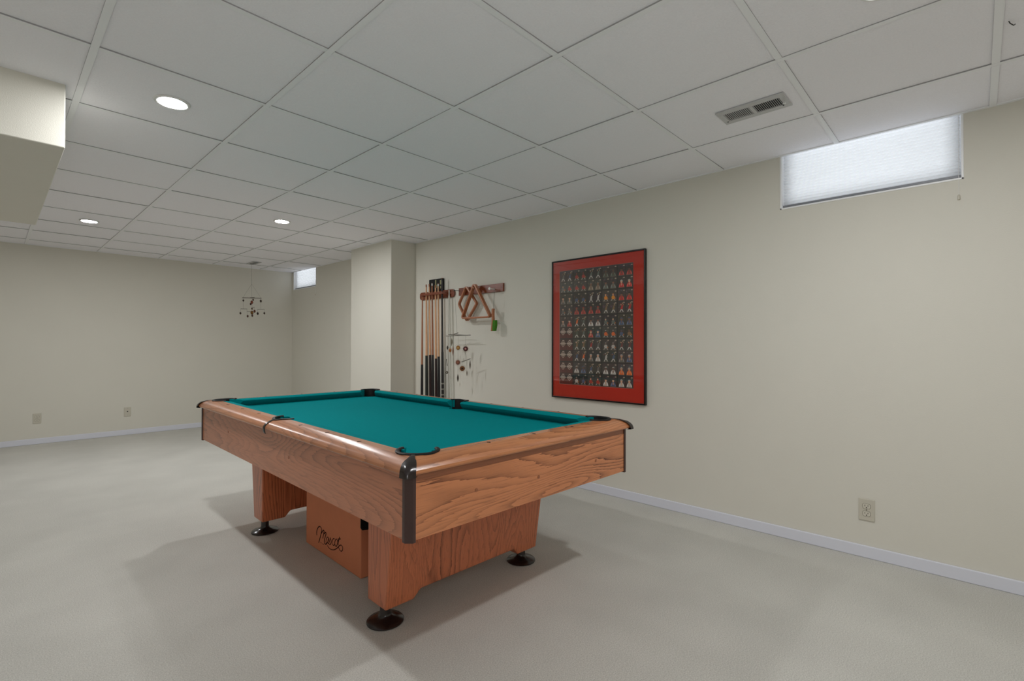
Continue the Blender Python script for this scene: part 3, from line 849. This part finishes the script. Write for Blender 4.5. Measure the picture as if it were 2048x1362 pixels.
# peg board
pb = thing('peg_board', 'short reddish wooden wall board with pegs holding the ball racks and brush', 'peg board', (0, 0, 0))
MB().box((W-.020, 3.081, 1.594), (W-.0005, 3.690, 1.668)).build('board', M['redwood'], pb, bevel=.002)
def peg(y, z, mat, L=.075, r=.0045, nm='peg', rh=.009):
    return MB().lathe([(r, W-.018), (r, W-L+.012), (rh, W-L+.008), (rh, W-L+.002), (rh*.6, W-L)], (0, y, z), 14, axis='X').build(nm, mat, pb, smooth=True)
peg(3.672, 1.640, M['steel'], .094, .003, 'peg', .0075)
peg(3.565, 1.647, M['mahog'], .060)
peg(3.402, 1.643, M['mahog'], .092)
pg_light = peg(3.190, 1.620, M['ferrule'], .088, .0055, 'peg', .0125)
for y in (3.30, 3.10, 3.50): MB().lathe([(.004, W-.0215), (.004, W-.019)], (0, y, 1.632), 10, axis='X').build('screw', M['sight'], pb)

# ball racks: bars of wood, open frames hung on pegs
def rackframe(name, lab, pts, x, depth, w, rad, cat):
    """closed frame: polygon (y,z) centreline with rounded corners, rectangular section"""
    n = len(pts); cl = []
    for i in range(n):
        p, a, b = Vector(pts[i]), Vector(pts[i-1]), Vector(pts[(i+1) % n])
        da, db = (a-p).normalized(), (b-p).normalized()
        for j in range(7):
            t = j/6; q0 = p+da*rad; q1 = p+db*rad
            cl.append((1-t)**2*q0+2*t*(1-t)*p+t*t*q1)
    m = len(cl); cen = sum(cl, Vector((0, 0)))/m; inn, outr = [], []
    for i in range(m):
        t = (cl[(i+1) % m]-cl[i-1]).normalized(); nn = Vector((-t.y, t.x))
        if nn.dot(cen-cl[i]) < 0: nn = -nn
        inn.append(cl[i]+nn*w/2); outr.append(cl[i]-nn*w/2)
    mb = MB(); V = []; Fs = []
    for i in range(m):
        V += [(x, *outr[i]), (x, *inn[i]), (x-depth, *inn[i]), (x-depth, *outr[i])]
    for i in range(m):
        k_ = (i+1) % m
        for j in range(4): Fs.append((i*4+j, i*4+(j+1) % 4, k_*4+(j+1) % 4, k_*4+j))
    mb._add(V, Fs)
    return tag(mb.build(name, M['rackwood'], bevel=.0015, smooth=True, angle=50), lab, cat)
rackframe('diamond_rack', 'wooden diamond ball rack hanging behind the triangle', [(3.551, 1.672), (3.660, 1.508), (3.540, 1.340), (3.402, 1.502)], W-.027, .026, .016, .022, 'ball rack')
rackframe('triangle_rack', 'wooden triangle ball rack hanging in front of the diamond', [(3.399, 1.686), (3.572, 1.366), (3.182, 1.366)], W-.056, .034, .016, .034, 'ball rack')

# brush
br = thing('table_brush', 'wooden table brush with green bristles hanging by a string', 'brush', (W-.06, 3.163, 1.440))
MB().loft([[(x, y+dy, z) for x, y in ((-.012, -.009), (.012, -.009), (.012, .011), (-.012, .011))] for z, dy in ((0, 0), (-.02, .002), (-.06, .003), (-.10, .000), (-.12, .002), (-.19, .010), (-.203, .012))]).build('handle', M['rackwood'], br, bevel=.003)
MB().loft([[(x*s, y, z) for x, y in ((-.015, -.006+a), (.015, -.006+a), (.015, b), (-.015, b))] for z, a, b, s in ((-.105, -.002, -.036, 1), (-.15, .002, -.038, 1.05), (-.202, .006, -.026, 1))]).build('bristles', M['bristle'], br, bevel=.002)
MB().tube([(.0, .0, -.006), (-.012, -.024, .182), (-.012, -.030, .189), (-.012, -.034, .180), (.002, -.002, -.006)], .0009, 6).build('hanging_string', M['string'], br)

# ------------------------------------------------------------------ wall mobile (hangs from the steel peg)
def disc(mb, x, y, z, r, col, core=None, nx=(1, 0), spikes=0, rs=0, scol=(150, 120, 92)):
    """seed-head disc facing direction nx=(cos,sin) in plan"""
    t = Vector((nx[0], nx[1], 0)).normalized(); s = Vector((-t.y, t.x, 0)); up = Vector((0, 0, 1)); c = Vector((x, y, z))
    for rr, h, cc in ((r, .004, col), (r*.45, .0065, core or col)):
        rings = []
        for hh, q in ((-h, .75), (0, 1), (h, .75)):
            rings.append([c+t*hh+(s*math.cos(2*PI*i/14)+up*math.sin(2*PI*i/14))*rr*q for i in range(14)])
        mb.loft(rings, col=L4(cc))
    for i in range(spikes):
        a = 2*PI*i/spikes+.2; d = s*math.cos(a)+up*math.sin(a); e = s*math.cos(a+PI/2)+up*math.sin(a+PI/2)
        w = .0016
        mb._add([c+d*r*.9+e*w+t*.001, c+d*r*.9-e*w+t*.001, c+d*rs, c+d*r*.9-t*.0015], [(0, 1, 2), (1, 3, 2), (3, 0, 2), (0, 3, 1)], 0, L4(scol))
def spindle(mb, x, y, z, r, h, col):
    mb.lathe([(.0004, -h), (r*.7, -h*.45), (r, 0), (r*.7, h*.45), (.0004, h)], (x, y, z), 8, col=L4(col))
XM = W-.11
wm = thing('wall_mobile', 'hanging mobile of twigs and dried seed-head discs on the right wall', 'mobile', (XM, 3.61, 1.20))
def wl(y, z, dx=0): return (dx, y-3.61, z-1.20)
PT = dict(e1=(3.749, 1.085), e2=(3.707, 1.06), e3=(3.684, 1.14), e4=(3.665, 1.055), e5=(3.589, 1.085), e6=(3.482, 1.076), e7=(3.592, .946), e8=(3.528, .89), e9=(3.419, .929), e10=(3.462, .851), e11=(3.591, .798), e12=(3.757, .844))
mb = MB()
mb.tube([(W-.088-XM, 3.672-3.61, 1.642-1.20), wl(3.614, 1.34), wl(3.606, 1.214)], .0010, 6)
for a, b in (((3.749, 1.2), 'e1'), ((3.707, 1.2), 'e2'), ((3.684, 1.21), 'e3'), ((3.665, 1.21), 'e4'), ((3.589, 1.205), 'e5'), ((3.482, 1.203), 'e6'), ((3.592, 1.07), 'e7'), ((3.528, .955), 'e8'), ((3.419, .984), 'e9'), ((3.482, 1.06), (3.480, .966)), ((3.462, .96), 'e10'), ((3.591, .93), 'e11'), ((3.749, 1.07), (3.757, .942)), ((3.757, .942), 'e12')):
    b = PT[b] if isinstance(b, str) else b
    mb.tube([wl(*a), wl(*b)], .0008, 5)
mb.build('threads', M['string'], wm)
for a, b, dx, nm in (((3.768, 1.199), (3.414, 1.204), 0, 'cross_twig'), ((3.71, 1.213), (3.477, 1.203), .02, 'cross_twig'), ((3.64, 1.216), (3.60, 1.228), .01, 'cross_twig'), ((3.54, .951), (3.416, .984), 0, 'lower_twig'), ((3.765, .975), (3.748, .907), 0, 'lower_twig')):
    MB().tube([wl(*a, -dx), wl(*b, dx)], .0034, 8).build(nm, M['twig'], wm, smooth=True)
def wd(key, r, col, core=None, nx=(1, -.5), spikes=0, rs=0, kind='disc', **k_):
    mb = MB(); y, z = PT[key]
    if kind == 'disc': disc(mb, 0, y-3.61, z-1.20, r, col, core, nx, spikes, rs, **k_)
    else: spindle(mb, 0, y-3.61, z-1.20, r, rs, col)
    mb.build('seed_head', M['pods'], wm, colors=True)
wd('e1', .009, (60, 56, 46), kind='s', rs=.024)
wd('e2', .018, (168, 104, 44), (120, 66, 30), (1, .1), 12, .032)
wd('e3', .008, (120, 112, 92), kind='s', rs=.040)
wd('e4', .007, (130, 82, 60), kind='s', rs=.050)
wd('e5', .021, (150, 104, 44), (196, 160, 90), (1, .5), 14, .040)
wd('e6', .024, (74, 20, 22), (196, 140, 130), (1, .8), 18, .046)
wd('e7', .022, (122, 74, 54), (150, 90, 66), (1, .6), 22, .044, scol=(142, 96, 76))
wd('e8', .024, (122, 74, 30), (60, 36, 20), (1, .9), 18, .044)
wd('e9', .007, (84, 74, 62), kind='s', rs=.045)
wd('e10', .005, (104, 92, 76), kind='s', rs=.030)
wd('e11', .009, (66, 54, 42), kind='s', rs=.040)
wd('e12', .014, (90, 84, 72), (176, 172, 158), (1, .8))

# ------------------------------------------------------------------ ceiling mobile, far end
YM = 7.24
cm = thing('ceiling_mobile', 'small mobile of twigs and dark pods hanging from the ceiling near the back wall', 'mobile', (2.46, YM, CH))
def cl(x, z, dy=0): return (x-2.46, dy, z-CH)
mb = MB()
mb.tube([cl(2.451, CH-.001), cl(2.451, CH-.02), cl(2.456, 1.946)], .0011, 6)
for a, b, dy in (((2.456, 1.946), (2.345, 1.750), 0), ((2.456, 1.946), (2.578, 1.760), 0), ((2.456, 1.946), (2.455, 1.765), 0), ((2.351, 1.749), (2.351, 1.596), 0), ((2.575, 1.759), (2.575, 1.605), 0), ((2.462, 1.76), (2.462, 1.507), 0),
                 ((2.320, 1.594), (2.316, 1.537), 0), ((2.398, 1.561), (2.407, 1.501), 0), ((2.535, 1.601), (2.536, 1.544), 0), ((2.622, 1.607), (2.623, 1.552), 0), ((2.490, 1.630), (2.495, 1.573), 0), ((2.398, 1.600), (2.398, 1.561), 0)):
    mb.tube([cl(*a, dy), cl(*b, dy)], .0009, 5)
mb.build('threads', M['string'], cm)
MB().tube([cl(2.337, 1.748), cl(2.584, 1.759)], .0042, 8).build('upper_twig', M['stick'], cm, smooth=True)
MB().tube([cl(2.472, 1.765, .10), cl(2.456, 1.752, -.10)], .0036, 8).build('upper_twig', M['stick'], cm, smooth=True)
for a, b, d0, d1 in (((2.318, 1.596), (2.398, 1.599), 0, 0), ((2.533, 1.601), (2.624, 1.608), 0, 0), ((2.470, 1.626), (2.510, 1.634), 0, .05), ((2.398, 1.562), (2.447, 1.565), 0, 0)):
    MB().tube([cl(*a, d0), cl(*b, d1)], .0026, 8).build('lower_twig', M['twig'], cm, smooth=True)
for x, z, r, c in ((2.351, 1.712, .012, (42, 26, 20)), (2.476, 1.729, .011, (60, 34, 26)), (2.459, 1.695, .019, (112, 56, 36)), (2.445, 1.670, .013, (60, 34, 26)), (2.575, 1.719, .016, (50, 36, 26)),
                   (2.462, 1.607, .012, (80, 64, 50)), (2.495, 1.573, .016, (86, 44, 28)), (2.462, 1.552, .022, (112, 76, 30)), (2.466, 1.511, .013, (52, 30, 18)), (2.316, 1.537, .013, (58, 44, 34)), (2.407, 1.501, .014, (70, 42, 32)), (2.536, 1.544, .015, (34, 22, 18)), (2.623, 1.552, .013, (54, 36, 28))):
    mb = MB(); disc(mb, x-2.46, 0, z-CH, r*1.25, c, tuple(int(q*1.5) for q in c), (.55, -1), 10, r*1.35, scol=(130, 104, 86)); mb.build('pod', M['pods'], cm, colors=True)

# ------------------------------------------------------------------ light, world, camera
w = D.worlds.new('world'); bpy.context.scene.world = w; w.use_nodes = True
w.node_tree.nodes['Background'].inputs[0].default_value = (.8, .86, .95, 1); w.node_tree.nodes['Background'].inputs[1].default_value = 1.0
sc = bpy.context.scene
fl = D.lights.new('fill_lamp', 'POINT'); fl.energy = 18.5; fl.shadow_soft_size = .30; fl.color = (.97, .98, 1.0); fl.specular_factor = .25  # unseen fill lamp added near the camera to lift ceiling and table front
fo = D.objects.new('fill_lamp', fl); COL.objects.link(fo); fo.location = (-.15, -.25, 1.38)
cam = D.cameras.new('camera'); co = D.objects.new('camera', cam); COL.objects.link(co)
cam.sensor_width = 36; cam.lens = 36*F_PX/2048; cam.clip_start = .02
fwd = Vector((math.sin(YAW)*math.cos(PIT), math.cos(YAW)*math.cos(PIT), math.sin(PIT)))
r_ = fwd.cross(Vector((0, 0, 1))).normalized(); u_ = r_.cross(fwd)
rr = r_*math.cos(ROL)+u_*math.sin(ROL); uu = -r_*math.sin(ROL)+u_*math.cos(ROL)
co.matrix_world = Matrix(((rr.x, uu.x, -fwd.x, 0), (rr.y, uu.y, -fwd.y, 0), (rr.z, uu.z, -fwd.z, H), (0, 0, 0, 1)))
sc.camera = co
sc.view_settings.view_transform = 'Standard'
sc.view_settings.look = 'None'
sc.view_settings.exposure = 0.0
sc.cycles.max_bounces = 8; sc.cycles.diffuse_bounces = 5; sc.cycles.glossy_bounces = 3; sc.cycles.transparent_max_bounces = 12
sc.cycles.sample_clamp_indirect = 6
sc.cycles.use_denoising = True
